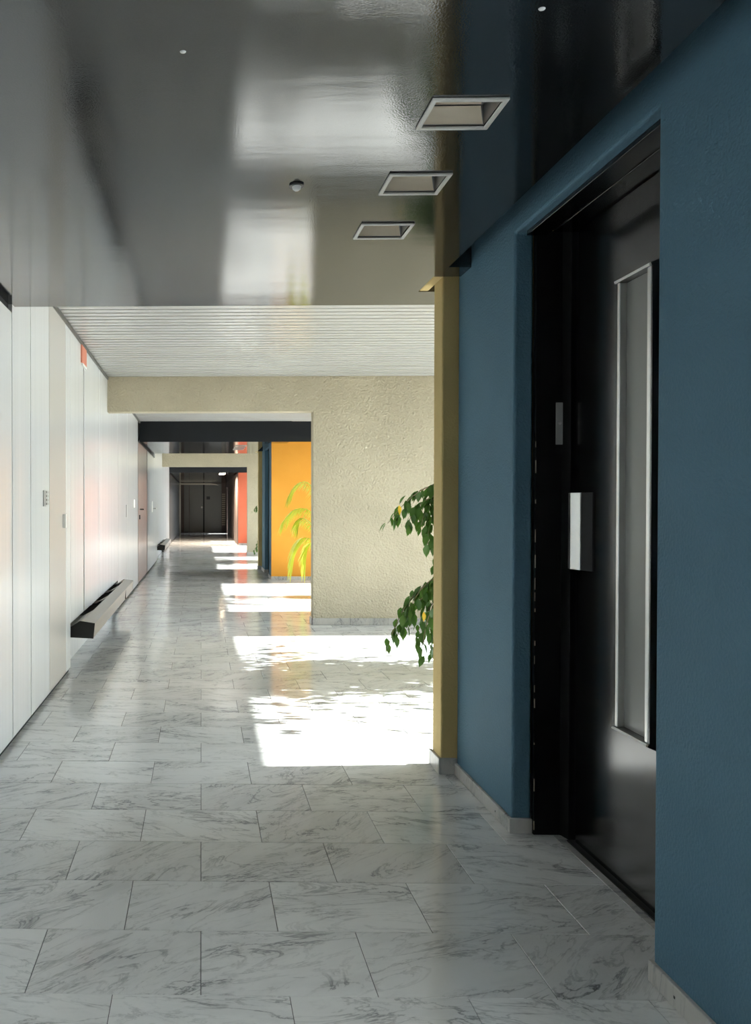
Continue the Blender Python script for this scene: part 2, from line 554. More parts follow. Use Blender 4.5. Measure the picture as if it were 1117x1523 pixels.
# small fittings on the panels
p = panels[4.46]
MB().box(XL, XL + 0.006, 4.80, 4.875, 1.245, 1.345).build('name_plate', M['plastic_grey'], p, bevel=0.001)
for i_, z_ in enumerate((1.255, 1.28, 1.305, 1.33)):
    MB().box(XL, XL + 0.005, 4.90, 4.965, z_, z_ + 0.012).build('label_strip', M['plastic_grey'], p)
p = panels[5.01]
MB().box(XL, XL + 0.022, 5.49, 5.535, 1.09, 1.19).build('pull_handle', M['plastic_white'], p, bevel=0.004)
p = panels[9.14]
MB().box(XL, XL + 0.008, 10.70 - 0.55, 10.83 - 0.55, 1.10, 1.26).build('name_plate', M['plastic_grey'], p, bevel=0.002)
p = panels[10.3]
MB().box(XL, XL + 0.006, 11.25, 11.45, 1.22, 1.34).build('switch_plate', M['plastic_white'], p, bevel=0.002)
p = panels[14.2]
MB().box(XL, XL + 0.01, 15.45, 15.6, 1.12, 1.34).build('switch_plate', M['plastic_white'], p, bevel=0.002)
MB().tube([(XL, 15.9, 1.19), (XL + 0.05, 15.9, 1.19), (XL + 0.055, 16.05, 1.19)], 0.009).build('lever_handle', M['alu_dark'], p)

# door in the left wall
d3 = struct(empty('door_3', (XL, 13.1, 0)), 'beige service door in the white panel wall')
def rel(o, parent):
    o.parent = parent
    o.location = -Vector(parent.location)
    return o
rel(MB().box(XL - 0.02, XL - 0.004, 12.10, 14.15, 0.03, 2.255).build('leaf', M['panel_beige'], bevel=0.002), d3)
lh = rel(MB().tube([(XL - 0.006, 12.55, 1.19), (XL + 0.05, 12.55, 1.19), (XL + 0.055, 12.72, 1.185)], 0.010).build('lever_handle', M['plastic_dark']), d3)
rel(MB().box(XL - 0.006, XL + 0.012, 12.38, 12.45, 1.03, 1.10).build('lock', M['plastic_dark'], bevel=0.003), d3)
rel(MB().box(XL - 0.02, XL + 0.001, 12.055, 12.097, 0.0, 2.258).box(XL - 0.02, XL + 0.001, 14.153, 14.195, 0.0, 2.258).build('door_frame', M['trim_metal']), d3)

# grey metal cornice under the slatted ceiling
for i_, (a, bb) in enumerate(((4.09, 8.11), (8.28, 12.39))):
    struct(MB().box(XL - 0.01, XL + 0.014, a, bb, ZS - 0.030, ZS - 0.002).build(f'trim_{i_ + 1}', M['trim_metal'], bevel=0.002), 'thin grey metal trim along the slatted ceiling edge')

# ------------------------------------------------------------------ slatted ceilings
SW = 0.096
slat_mesh = {}
def slat_ceiling(y0, y1, x1, n_parts=True):
    root = struct(MB().box(-1.012, x1, y0 + 0.002, y1 - 0.002, ZS + 0.012, ZS + 0.029).build('ceiling', M['gap']), 'pale metal slat ceiling of the window bay')
    key = round(x1, 3)
    if key not in slat_mesh:
        slat_mesh[key] = MB().box(-1.0, x1 - 0.01, 0.012, SW - 0.012, 0.0, 0.012).mesh('slat', M['slat'], bevel=0.003, seg=2)
    k = 0
    y = y0 + 0.004
    if n_parts:
        while y + SW < y1 + 0.01:
            s = bpy.data.objects.new('slat', slat_mesh[key])
            COL.objects.link(s)
            s.parent = root
            s.location = (0, y, ZS + rng.uniform(-0.001, 0.001))
            y += SW
    else:
        mb = MB()
        while y + SW < y1 + 0.01:
            mb.box(-1.0, x1 - 0.01, y + 0.004, y + SW - 0.006, ZS, ZS + 0.012)
            y += SW
        s = mb.build('distant_slats', M['slat'], root)
        s['kind'] = 'stuff'
    return root
slat_ceiling(4.08, 8.12, XW)
slat_ceiling(8.27, 12.40, XW)
slat_ceiling(-3.23, 0.90, XW, False)
slat_ceiling(15.58, 19.62, XW, False)
slat_ceiling(19.77, 23.90, XW, False)

# ------------------------------------------------------------------ glossy dark ceilings with recessed lights
LX0, LX1 = 0.605, 0.785
light_ys = [2.022, 2.473, 2.905]
LD = 0.145
def dark_ceiling(off, yend, cutouts):
    y0 = 0.90 + off
    yE = yend
    xs = sorted({-1.012, LX0, LX1, 1.066, 1.09, XR, 1.45})
    yl = sorted({y0, yE, 1.57 + off, 3.44 + off, 3.58 + off, 3.83 + off} | {q for c in cutouts for q in (c, c + LD)})
    def filled(cx, cy):
        yy = cy - off
        for c in cutouts:
            if LX0 < cx < LX1 and c < cy < c + LD:
                return False
        if 1.09 < cx and 1.57 < yy < 3.44: return False         # slot beside the blue wall
        if 1.066 < cx and 3.58 < yy < 3.83: return False        # notch round the pillar
        if cx > XR and 1.57 < yy < 3.83: return False
        return True
    o = MB().cells(xs, yl, filled, ZC, ZS + 0.012).build('ceiling', M['ceiling'])
    return struct(o, 'glossy dark painted ceiling over the lift lobby')
dark_ceiling(0, 4.08, light_ys)
dark_ceiling(PER, 15.58, [y + PER for y in light_ys])
dark_ceiling(2 * PER, YEND, [y + 2 * PER for y in light_ys])
for k in (1, 2):
    struct(MB().box(-0.98, XW - 0.01, 12.385 + PER * (k - 1), 12.398 + PER * (k - 1), ZC - 0.03, ZS - 0.003).build(f'trim_{k + 2}', M['fascia']), 'dark fascia board at the front of the dropped ceiling')
    
def make_light():
    r = empty('recessed_ceiling_light')
    W_, D_ = LX1 - LX0, LD
    f = 0.009
    fr = MB()
    xs = [-f, 0.004, W_ - 0.004, W_ + f]
    yl = [-f, 0.004, D_ - 0.004, D_ + f]
    fr.cells(xs, yl, lambda cx, cy: not (0.004 < cx < W_ - 0.004 and 0.004 < cy < D_ - 0.004), -0.007, -0.0005)
    rel2 = fr.build('rim', M['frame_white'], r, bevel=0.002)
    # shallow housing: dull metal sides, mirror-bright top plate, cream enamelled far vane
    h = 0.052
    g0 = 0.0055
    ho = MB()
    v = ho.bm.verts
    a = [v.new(p) for p in ((g0, g0, 0), (W_ - g0, g0, 0), (W_ - g0, D_ - g0, 0), (g0, D_ - g0, 0))]
    t = [v.new(p) for p in ((g0, g0, h), (W_ - g0, g0, h), (W_ - g0, D_ - g0, h), (g0, D_ - g0, h))]
    for i in range(4):
        ho.bm.faces.new((a[i], a[(i + 1) % 4], t[(i + 1) % 4], t[i]))
    ho.bm.faces.new(t)
    ho.build('housing', M['alu_dark'], r)
    MB().box(0.008, W_ - 0.012, 0.008, D_ - 0.02, h - 0.006, h - 0.001).build('lamp_plate', M['reflector'], r, bevel=0.002)
    re = MB()
    n = 6
    rings = []
    for i in range(n + 1):
        u = i / n
        yy = D_ - 0.008 - 0.016 * (1 - math.cos(u * math.pi / 2))
        zz = 0.002 + (h - 0.010) * math.sin(u * math.pi / 2)
        rings.append((re.bm.verts.new((0.008, yy, zz)), re.bm.verts.new((W_ - 0.008 - 0.012 * u, yy, zz))))
    for p0, p1 in zip(rings, rings[1:]):
        re.bm.faces.new((p0[0], p0[1], p1[1], p1[0]))
    re.build('vane', M['vane'], r, smooth=True)
    return r
light0 = make_light()
lit_tube = [c for c in light0.children if c.name.startswith('lamp_plate')][0].data.copy()
lit_tube.materials.clear()
M['lit'] = principled('lit_lamp', (1, 0.95, 0.85, 1), 0.5, Emission_Color=(1.0, 0.88, 0.7, 1), Emission_Strength=25.0)
lit_tube.materials.append(M['lit'])
names = {0: ['square recessed ceiling light nearest the camera, largest of three', 'middle of the three near recessed ceiling lights',
             'farthest and smallest of the three near recessed ceiling lights']}
first = True
for k in range(3):
    for j, y in enumerate(light_ys):
        o = light0 if first else copy_tree(light0)
        first = False
        o.location = (LX0, y + PER * k, ZC)
        if k == 0:
            lab = names[0][j]
        elif k == 1:
            lab = ['first', 'second', 'third'][j] + ' recessed light in the distant dark ceiling beyond the yellow orange wall'
        else:
            lab = ['first', 'second', 'third'][j] + ' tiny recessed light in the farthest ceiling before the grey doors'
        tag(o, lab, 'ceiling light', 'recessed ceiling lights')
        if k == 2:                     # the far lobby's lights are switched on
            for c in o.children:
                if c.name.startswith('lamp_plate'):
                    c.data = lit_tube
            ld = bpy.data.lights.new('lamp', 'AREA'); ld.energy = 60; ld.size = 0.12; ld.color = (1.0, 0.86, 0.68)
            lo = bpy.data.objects.new('lamp', ld); COL.objects.link(lo); lo.parent = o; lo.location = (0.09, 0.065, 0.03)

# sensor and two plugs in the near ceiling
sx = empty('ceiling_sensor', (0.313, 2.552, ZC))
MB().lathe([(0, 0), (0.024, 0), (0.024, -0.005), (0, -0.005)], (0, 0, 0), 20).build('base', M['plastic_dark'], sx)
MB().lathe([(0.015, -0.005), (0.013, -0.013), (0.007, -0.018), (0, -0.019)], (0, 0, 0), 20).build('dome', M['plastic_white'], sx, smooth=True)
tag(sx, 'small round white sensor with dark ring on the glossy ceiling', 'sensor')
for x, y, lab in ((-0.042, 1.80, 'small white plug in the left part of the glossy ceiling'), (0.72, 1.66, 'small white plug near the top right of the dark ceiling')):
    o = MB().lathe([(0, 0), (0.0075, 0), (0.006, -0.002), (0.003, -0.003), (0, -0.003)], (0, 0, 0), 14).build('ceiling_plug', M['plastic_white'], smooth=True)
    o.location = (x, y, ZC)
    o.scale = (1, 0.8, 1)
    tag(o, lab, 'ceiling plug', 'white plugs in the glossy ceiling')

# ------------------------------------------------------------------ lift lobby: right walls, lift door, pillar (one per period)
OP0, OP1, OPZ = 2.045, 2.97, 2.284        # opening for the lift door
def lobby(off, k, col_wall, col_cross, col_pillar):
    # blue wall with the door opening, seen from the corridor (polygon in Y-Z)
    pts = [(1.631, 0), (OP0, 0), (OP0, OPZ), (OP1, OPZ), (OP1, 0), (3.61, 0), (3.61, ZS + 0.012), (1.631, ZS + 0.012)]
    mb = MB().prism([(p[0] + off, p[1]) for p in pts], 'x', XR, 1.262)
    wall = struct(mb.build('wall_right', col_wall, bevel=0.010, seg=3), 'plastered lift lobby wall on the right')
    # cross wall at the near end of the lobby
    struct(MB().box(XR, XW, 1.57 + off, 1.63 + off, 0, ZS + 0.012).build('wall_cross', col_cross), 'painted cross wall facing the window bay')
    # cross wall at the far end: its end is the ochre pillar
    struct(MB().box(1.118, XW, 3.615 + off, 3.745 + off, 0, ZS + 0.012).box(1.067, 1.117, 3.582 + off, 3.828 + off, 2.302, 2.33).build('wall_pillar', col_pillar, bevel=0.008, seg=2), 'narrow ochre wall end standing proud of the lobby wall')
    # skirtings
    b = MB()
    for a, c in ((1.58, OP0), (OP1, 3.614)):
        b.box(XR - 0.014, XR, a + off, c + off, 0.0005, 0.056)
    b.box(XR - 0.014, 1.262, OP1 - 0.014 + off, OP1 + off, 0.0005, 0.056)
    bo = struct(b.build('baseboard_right', M['skirt'], bevel=0.002, seg=1), 'low marble skirting along the lobby wall')
    for yy in (1.93, 3.10):
        MB().box(XR - 0.0152, XR - 0.0135, yy - 0.003 + off, yy + 0.003 + off, 0.025, 0.032).build('screw', M['plastic_dark'], bo, bevel=0.0007)
    b = MB()
    b.box(1.104, XR, 3.601 + off, 3.615 + off, 0.0005, 0.075)
    b.box(1.104, 1.118, 3.615 + off, 3.759 + off, 0.0005, 0.075)
    struct(b.build('baseboard_pillar', M['skirt'], bevel=0.002, seg=1), 'marble skirting round the foot of the ochre wall end')
    struct(MB().box(XR, XW, 1.556 + off, 1.57 + off, 0.0005, 0.056).build('baseboard_cross', M['skirt']), 'marble skirting under the painted cross wall')
    # lift door
    d = struct(empty(f'door_{1 if k == 0 else 3 + k}', (1.381, 2.5 + off, 0)), 'black lift door with narrow vertical window in a deep recess')
    def part(mb, name, mat, parent=None, **kw):
        o = mb.build(name, mat, **kw)
        if parent is None:
            rel(o, d)
        else:
            o.parent = parent
        return o
    y = lambda q: q + off
    XD = 1.381
    part(MB().prism([(1.262, y(2.945)), (1.36, y(2.945)), (1.372, y(2.90)), (1.46, y(2.90)), (1.46, y(2.97)), (1.262, y(2.97))], 'z', 0.0, 2.284), 'jamb', M['black_jamb'], bevel=0.002)
    part(MB().box(1.262, 1.46, y(2.0), y(2.05), 0, 2.284), 'jamb', M['black_jamb'], bevel=0.002)
    part(MB().box(1.225, 1.30, y(2.05), y(2.944), 2.266, 2.2835), 'head_casing', M['black_paint'], bevel=0.0015)
    part(MB().box(1.303, 1.46, y(2.05), y(2.899), 2.262, 2.2835), 'head_casing', M['black_paint'], bevel=0.0015)
    leaf = part(MB().box(XD, XD + 0.045, y(2.06), y(2.868), 0.008, 2.258), 'leaf', M['black_paint'], bevel=0.003)
    part(MB().box(XD - 0.02, XD + 0.04, y(2.06), y(2.89), 0.0005, 0.007), 'threshold', M['black_matt'])
    # vision panel with proud aluminium frame
    wy0, wy1, wz0, wz1, pr = y(2.362), y(2.553), 0.515, 1.985, 0.026
    def sub(mb, name, mat, **kw):
        o = mb.build(name, mat, **kw)
        o.parent = leaf
        return o
    sub(MB().box(XD - 0.004, XD - 0.0005, wy0 + 0.018, wy1 - 0.014, wz0 + 0.015, wz1 - 0.015), 'vision_glass', M['wired_glass'])
    sub(MB().box(XD - pr, XD - 0.0002, wy1 - 0.016, wy1, wz0 + 0.012, wz1 - 0.012), 'frame_bar', M['alu'], bevel=0.004, seg=3)
    sub(MB().box(XD - pr, XD - 0.0002, wy0 + 0.003, wy0 + 0.022, wz0 + 0.012, wz1 - 0.012), 'frame_bar', M['alu'], bevel=0.004, seg=3)
    sub(MB().box(XD - pr + 0.002, XD - 0.0002, wy0 - 0.004, wy0 + 0.0025, wz0 + 0.006, wz1 - 0.006), 'shaded_frame_edge', M['black_paint'])  # near side of the aluminium frame: its shade coloured in as black
    for z in (wz0, wz1):
        sgn = 1 if z == wz0 else -1
        sub(MB().prism([(XD - pr - 0.006, z + sgn * 0.004), (XD - 0.0002, z - sgn * 0.006), (XD - 0.0002, z + sgn * 0.0118), (XD - pr - 0.004, z + sgn * 0.0118)], 'y', wy0 + 0.001, wy1 + 0.008), 'frame_cap', M['alu_dark'])
        sub(MB().prism([(XD - pr - 0.006, z + sgn * 0.004), (XD - 0.0002, z - sgn * 0.010), (XD - 0.0002, z + sgn * 0.0118), (XD - pr - 0.004, z + sgn * 0.0118)], 'y', wy0 - 0.008, wy0 + 0.0008), 'shaded_cap_end', M['black_paint'])  # near ends of the caps, blackened as the shaded side too
    # pull handle: a folded aluminium plate at the closing edge
    hz0, hz1 = 1.018, 1.297
    hd = sub(MB().prism([(XD - 0.0002, y(2.874)), (XD - 0.030, y(2.872)), (XD - 0.034, y(2.846)), (XD - 0.022, y(2.800)), (XD - 0.0002, y(2.795))], 'z', hz0, hz1), 'pull_handle', M['alu'], bevel=0.0015)
    sub(MB().prism([(XD - 0.0002, y(2.740)), (XD - 0.006, y(2.742)), (XD - 0.020, y(2.794)), (XD - 0.0002, y(2.794))], 'z', hz0, hz1), 'handle_wing', M['black_jamb'], bevel=0.001)
    return d
lobby(0, 0, M['blue'], M['cream'], M['ochre'])
lobby(PER, 1, M['blue'], M['orange'], M['ochre'])
# call plate on the jamb
cp = empty('lift_call_plate', (1.350, 2.944, 1.48))
MB().box(-0.014, 0.012, -0.004, 0.0, 0.0, 0.158).build('plate', M['plastic_grey'], cp, bevel=0.001)
cb = MB().lathe([(0, 0), (0.007, 0), (0.006, 0.004), (0, 0.005)], (0, 0, 0), 16).build('button', M['alu'], cp)
cb.rotation_euler = (math.pi / 2, 0, 0)
cb.location = (-0.001, -0.004, 0.08)
tag(cp, 'narrow grey call button plate on the black door jamb', 'call plate')
# chipped paint down the jamb edge
rg = random.Random(5)
chips = MB()
z = 0.02
while z < 1.5:
    L = rg.uniform(0.006, 0.05)
    chips.box(1.2612, 1.2632 + rg.uniform(0, 0.002), 2.9442, 2.9462, z, z + L)
    z += L + rg.uniform(0.01, 0.14)
co = chips.build('paint_chips', M['chip'])
co.parent = bpy.data.objects['door_1']; co.location = -Vector(co.parent.location)
co['kind'] = 'stuff'

# third lobby: dark brown wall up to the end of the corridor, narrow gaps letting light through
o2 = 2 * PER
struct(MB().box(XR, XW, 1.57 + o2, 1.70 + o2, 0, ZS + 0.012).build('wall_coral', M['coral']), 'coral painted cross wall far down the corridor')
struct(MB().box(XR, XW, 1.556 + o2, 1.569 + o2, 0.0005, 0.056).build('baseboard_coral', M['skirt']), 'marble skirting under the coral wall')
for a, bb in ((1.70 + o2, 26.85), (27.35, 34.0), (35.1, YEND)):
    struct(MB().box(1.17, 1.33, a, bb, 0, ZC - 0.001).build('wall_right', M['brown']), 'dark brown wall beyond the coral wall')
struct(MB().box(1.17, 1.33, 26.85, 27.35, 2.05, ZC - 0.001).build('wall_right', M['brown']), 'dark brown lintel')
struct(MB().box(1.17, 1.33, 34.0, 35.1, 2.05, ZC - 0.001).build('wall_right', M['brown']), 'dark brown lintel at the end')

# ------------------------------------------------------------------ cream cross walls with the corridor opening
def cream_wall(y0, mat=None):
    pts = [(-1.0, 2.235), (1.172, 2.235), (1.172, 0.0), (XW, 0.0), (XW, ZS + 0.012), (-1.0, ZS + 0.012)]
    struct(MB().prism(pts, 'y', y0, y0 + 0.15).build('wall_cream', mat or M['cream'], bevel=0.006, seg=2), 'roughcast cross wall with wide corridor opening')
    b = MB()
    b.box(1.160, XW, y0 - 0.014, y0, 0.0005, 0.072)
    b.box(1.158, 1.172, y0 - 0.014, y0 + 0.15, 0.0005, 0.072)
    struct(b.build('baseboard_cream', M['skirt'], bevel=0.002, seg=1), 'veined marble skirting under the cream wall')
cream_wall(8.12)
cream_wall(8.12 + PER)
cream_wall(8.12 - PER, M['brown'])  # unseen cross wall, browned to cut light from behind the camera

# ------------------------------------------------------------------ window wall on the right of the bays
OPEN = [(-1.9, 1.35), (3.80, 7.60), (9.30, 12.60), (3.80 + PER, 7.60 + PER), (9.30 + PER, 12.60 + PER), (26.95, 27.55), (34.2, 35.2)]
SILL, HEAD = 0.10, 2.50
ww = MB()
ye = [YBACK] + [q for a in OPEN for q in a] + [YEND]
ww.box(XW, XW + 0.2, YBACK, YEND, HEAD, ZS + 0.03)
ww.box(XW, XW + 0.2, YBACK, YEND, -0.5, SILL)
for a, bb in zip(ye[0::2], ye[1::2]):
    ww.box(XW, XW + 0.2, a, bb, SILL, HEAD)
struct(ww.build('wall_window', M['white_wall']), 'outer wall with tall windows lighting the bays')
for i_, (a, bb) in enumerate(OPEN):
    wroot = struct(empty(f'window_{i_ + 1}', (XW + 0.08, (a + bb) / 2, SILL)), 'tall metal framed window of the bay')
    n = 3 if bb - a > 2 else 1
    fm = MB()
    t = 0.025
    fm.box(XW + 0.05, XW + 0.11, a, bb, SILL, SILL + t).box(XW + 0.05, XW + 0.11, a, bb, HEAD - t, HEAD)
    rel(fm.build('rail', M['alu_dark']), wroot)
    st = (bb - a) / n
    for q in range(n + 1):
        yc = a + st * q
        yc0, yc1 = max(a, yc - t / 2), min(bb, yc + t / 2)
        rel(MB().box(XW + 0.05, XW + 0.11, yc0, yc1, SILL + t, HEAD - t).build('mullion', M['alu_dark']), wroot)
    for q in range(n):
        rel(MB().box(XW + 0.078, XW + 0.082, a + st * q + 0.012, a + st * (q + 1) - 0.012, SILL + t, HEAD - t).build('pane', M['glass']), wroot)

# added unseen roller blind: turns sun into soft light for the near bay
def blind(y0, y1):
    b = empty('added_roller_blind', (XW - 0.045, (y0 + y1) / 2, HEAD))
    yl = (y1 - y0) / 2
    MB().tube([(0, -yl, 0.02), (0, yl, 0.02)], 0.022, 14).build('roller', M['alu_dark'], b, smooth=True)
    MB().box(-0.001, 0.0, -yl + 0.01, yl - 0.01, -2.02, 0.0).build('fabric', M['blind'], b)
    MB().box(-0.008, 0.008, -yl + 0.01, yl - 0.01, -2.045, -2.021).build('bottom_bar', M['alu_dark'], b, bevel=0.002)
    tag(b, 'added unseen roller blind diffusing light beside the near lobby', 'blind')
blind(-1.95, 1.40)

# ------------------------------------------------------------------ end wall with grey double door
struct(MB().box(-1.02, 1.6, YEND, YEND + 0.2, 0, ZS + 0.03).build('wall_end', M['brown']), 'dark wall closing the corridor')
d2 = struct(empty('door_2', (0, YEND, 0)), 'dark grey double door at the far end of the corridor')
pe = lambda mb, name, mat, par=None, **kw: (rel(mb.build(name, mat, **kw), d2))
pe(MB().box(-0.80, -0.56, YEND - 0.03, YEND - 0.001, 0.02, 2.30 - 0.02), 'side_panel', M['door_grey'], bevel=0.004)
pe(MB().box(-0.54, 0.10, YEND - 0.04, YEND - 0.001, 0.02, 2.28), 'leaf', M['door_grey'], bevel=0.004)
pe(MB().box(0.16, 0.96, YEND - 0.04, YEND - 0.001, 0.02, 2.28), 'leaf', M['door_grey'], bevel=0.004)
pe(MB().box(0.10, 0.16, YEND - 0.02, YEND - 0.001, 0.0, 2.28), 'centre_gap', M['black_matt'])
pe(MB().lathe([(0, 0), (0.05, 0), (0.05, 0.01), (0.03, 0.03), (0.045, 0.06), (0.03, 0.09), (0, 0.095)], (0, 0, 0), 16), 'door_knob', M['alu'])
kn = [c for c in d2.children if c.name.startswith('door_knob')][0]
kn.rotation_euler = (math.pi / 2, 0, 0); kn.location = (0.04, -0.041, 1.17)
pe(MB().box(0.26, 0.42, YEND - 0.05, YEND - 0.041, 1.54, 1.68), 'door_sign', M['plastic_dark'])
# pale frame: left post and top strip that curves down at the right
fp = [(-0.80, 2.29), (0.55, 2.29), (0.80, 2.25), (0.93, 2.19), (0.72, 2.215), (0.5, 2.22), (-0.80, 2.22)]
# stripes of light on the wall right of the doors, built as pale bars
gr = empty('light_stripes', (1.06, YEND - 0.03, 0.3))
MB().box(-0.09, 0.09, 0.0, 0.028, 0, 1.55).build('backing', M['brown'], gr)
sl = MB().box(-0.08, 0.08, -0.02, 0.0, 0, 0.05).mesh('slat', M['chip'])
for q in range(16):
    s_ = bpy.data.objects.new('slat', sl); COL.objects.link(s_); s_.parent = gr; s_.location = (0, 0, 0.03 + q * 0.095)
tag(gr, 'ladder of light stripes built as pale bars right of the grey doors', 'grille')
# pale surround standing before the doors
sr = empty('door_surround', (-0.88, 35.2, 0))
MB().box(-0.10, -0.04, 0, 0.06, 0.0, 2.29).build('post', M['door_line'], sr, bevel=0.004)
hs = MB().prism([(x + 0.86 - 0.0, z - 2.29) for x, z in fp], 'y', 0, 0.06).build('head_strip', M['door_line'], sr)
hs.location = (-0.10, 0, 2.27)
tag(sr, 'pale thin door surround with curved top strip at the corridor end', 'door surround')

# ------------------------------------------------------------------ wall convectors in the niches
def convector():
    r = empty('wall_convector')
    L = 3.33
    # profile in X-Z: hangs on the wall, back slopes down to the wall
    pf = [(XL - 0.07, 0.262), (-0.817, 0.243), (-0.805, 0.357), (-0.918, 0.374), (XL - 0.005, 0.33), (XL - 0.07, 0.33)]
    front = MB()
    front.prism([(-0.823, 0.246), (-0.817, 0.243), (-0.805, 0.357), (-0.905, 0.372), (-0.907, 0.366), (-0.812, 0.352)], 'y', 0.012, L)
    front.build('front_cover', M['conv_metal'], r, bevel=0.0012, seg=1)
    MB().prism([(-1.058, 0.255), (-0.826, 0.248), (-0.822, 0.290), (-1.058, 0.290)], 'y', 0.013, L - 0.002).build('tray', M['black_matt'], r)
    MB().prism([(-1.058, 0.2545), (-0.8155, 0.242), (-0.8035, 0.3585), (-0.918, 0.3755), (-0.984, 0.332), (-1.058, 0.332)], 'y', 0.0, 0.012).build('end_cap', M['black_matt'], r, bevel=0.001, seg=1)
    MB().prism([(-1.058, 0.2545), (-0.8155, 0.242), (-0.8035, 0.3585), (-0.918, 0.3755), (-0.984, 0.332), (-1.058, 0.332)], 'y', L, L + 0.012).build('end_cap', M['conv_metal'], r, bevel=0.001, seg=1)
    # back shelf: solid stretches between the black air openings
    for y0, y1 in ((0.012, 0.62), (1.46, 1.66), (2.36, 2.56), (3.16, L)):
        MB().prism([(-1.058, 0.325), (-0.986, 0.330), (-0.908, 0.3715), (-0.908, 0.366), (-0.986, 0.324), (-1.058, 0.318)], 'y', y0, y1).build('shelf', M['conv_metal'], r)
    for y0, y1 in ((0.62, 1.46), (1.66, 2.36), (2.56, 3.16)):
        MB().prism([(-1.05, 0.300), (-0.915, 0.310), (-0.915, 0.316), (-1.05, 0.306)], 'y', y0 + 0.002, y1 - 0.002).build('air_opening', M['black_matt'], r)
    MB().box(-0.8155, -0.806, 2.44, 2.447, 0.25, 0.352).build('cover_joint', M['gap'], r)
    for y0 in (0.5, 2.9):
        MB().box(-1.061, -1.0, y0, y0 + 0.04, 0.21, 0.2545).build('bracket', M['conv_metal'], r)
    return r
cv = convector()
cv.location = (0, 5.83, 0)
tag(cv, 'long metal wall convector with black end cap, nearest on left wall', 'convector', 'convectors along the left wall')
c2 = copy_tree(cv)
c2.location = (0, 5.83 + PER, 0)
tag(c2, 'distant small metal wall convector with black end, farther down left wall', 'convector', 'convectors along the left wall')

# red sign near the top of the left wall
sg = empty('wall_sign', (XL, 6.33, 2.405))
MB().box(0.0, 0.012, 0, 0.25, 0.02, 0.165).build('board', M['sign_red'], sg, bevel=0.002)
MB().box(0.0, 0.014, 0.03, 0.25, 0.0, 0.0195).build('white_edge', M['plastic_white'], sg)
tag(sg, 'small salmon red sign high on the white panel wall', 'sign')

# ------------------------------------------------------------------ plants
def leaf_verts(L, W):
    """ovate leaf along +Y, folded a little along the midrib, tip drooping"""
    rows = [(0.0, 0.0), (0.18, 0.62), (0.42, 1.0), (0.68, 0.74), (0.88, 0.22), (1.0, 0.0)]
    V, F = [], []
    for u, ww_ in rows:
        z = -0.18 * L * u * u
        V += [(-W / 2 * ww_, u * L, z + 0.10 * W * ww_), (0, u * L, z), (W / 2 * ww_, u * L, z + 0.10 * W * ww_)]
    for i in range(len(rows) - 1):
        a = 3 * i
        F += [(a, a + 1, a + 4, a + 3), (a + 1, a + 2, a + 5, a + 4)]
    return V, F
def leaf_mesh(name, L, W, mat):
    V, F = leaf_verts(L, W)
    bm = bmesh.new()
    vs = [bm.verts.new(p) for p in V]
    for f in F:
        bm.faces.new([vs[i] for i in f])
    bmesh.ops.remove_doubles(bm, verts=bm.verts[:], dist=1e-5)
    me = bpy.data.meshes.new(name)
    bm.to_mesh(me); bm.free()
    me.materials.append(mat)
    for p in me.polygons: p.use_smooth = True
    return me
LM = leaf_mesh('leaf', 0.092, 0.048, M['leaf'])
LMY = leaf_mesh('leaf_yellow', 0.075, 0.036, M['leaf_yellow'])

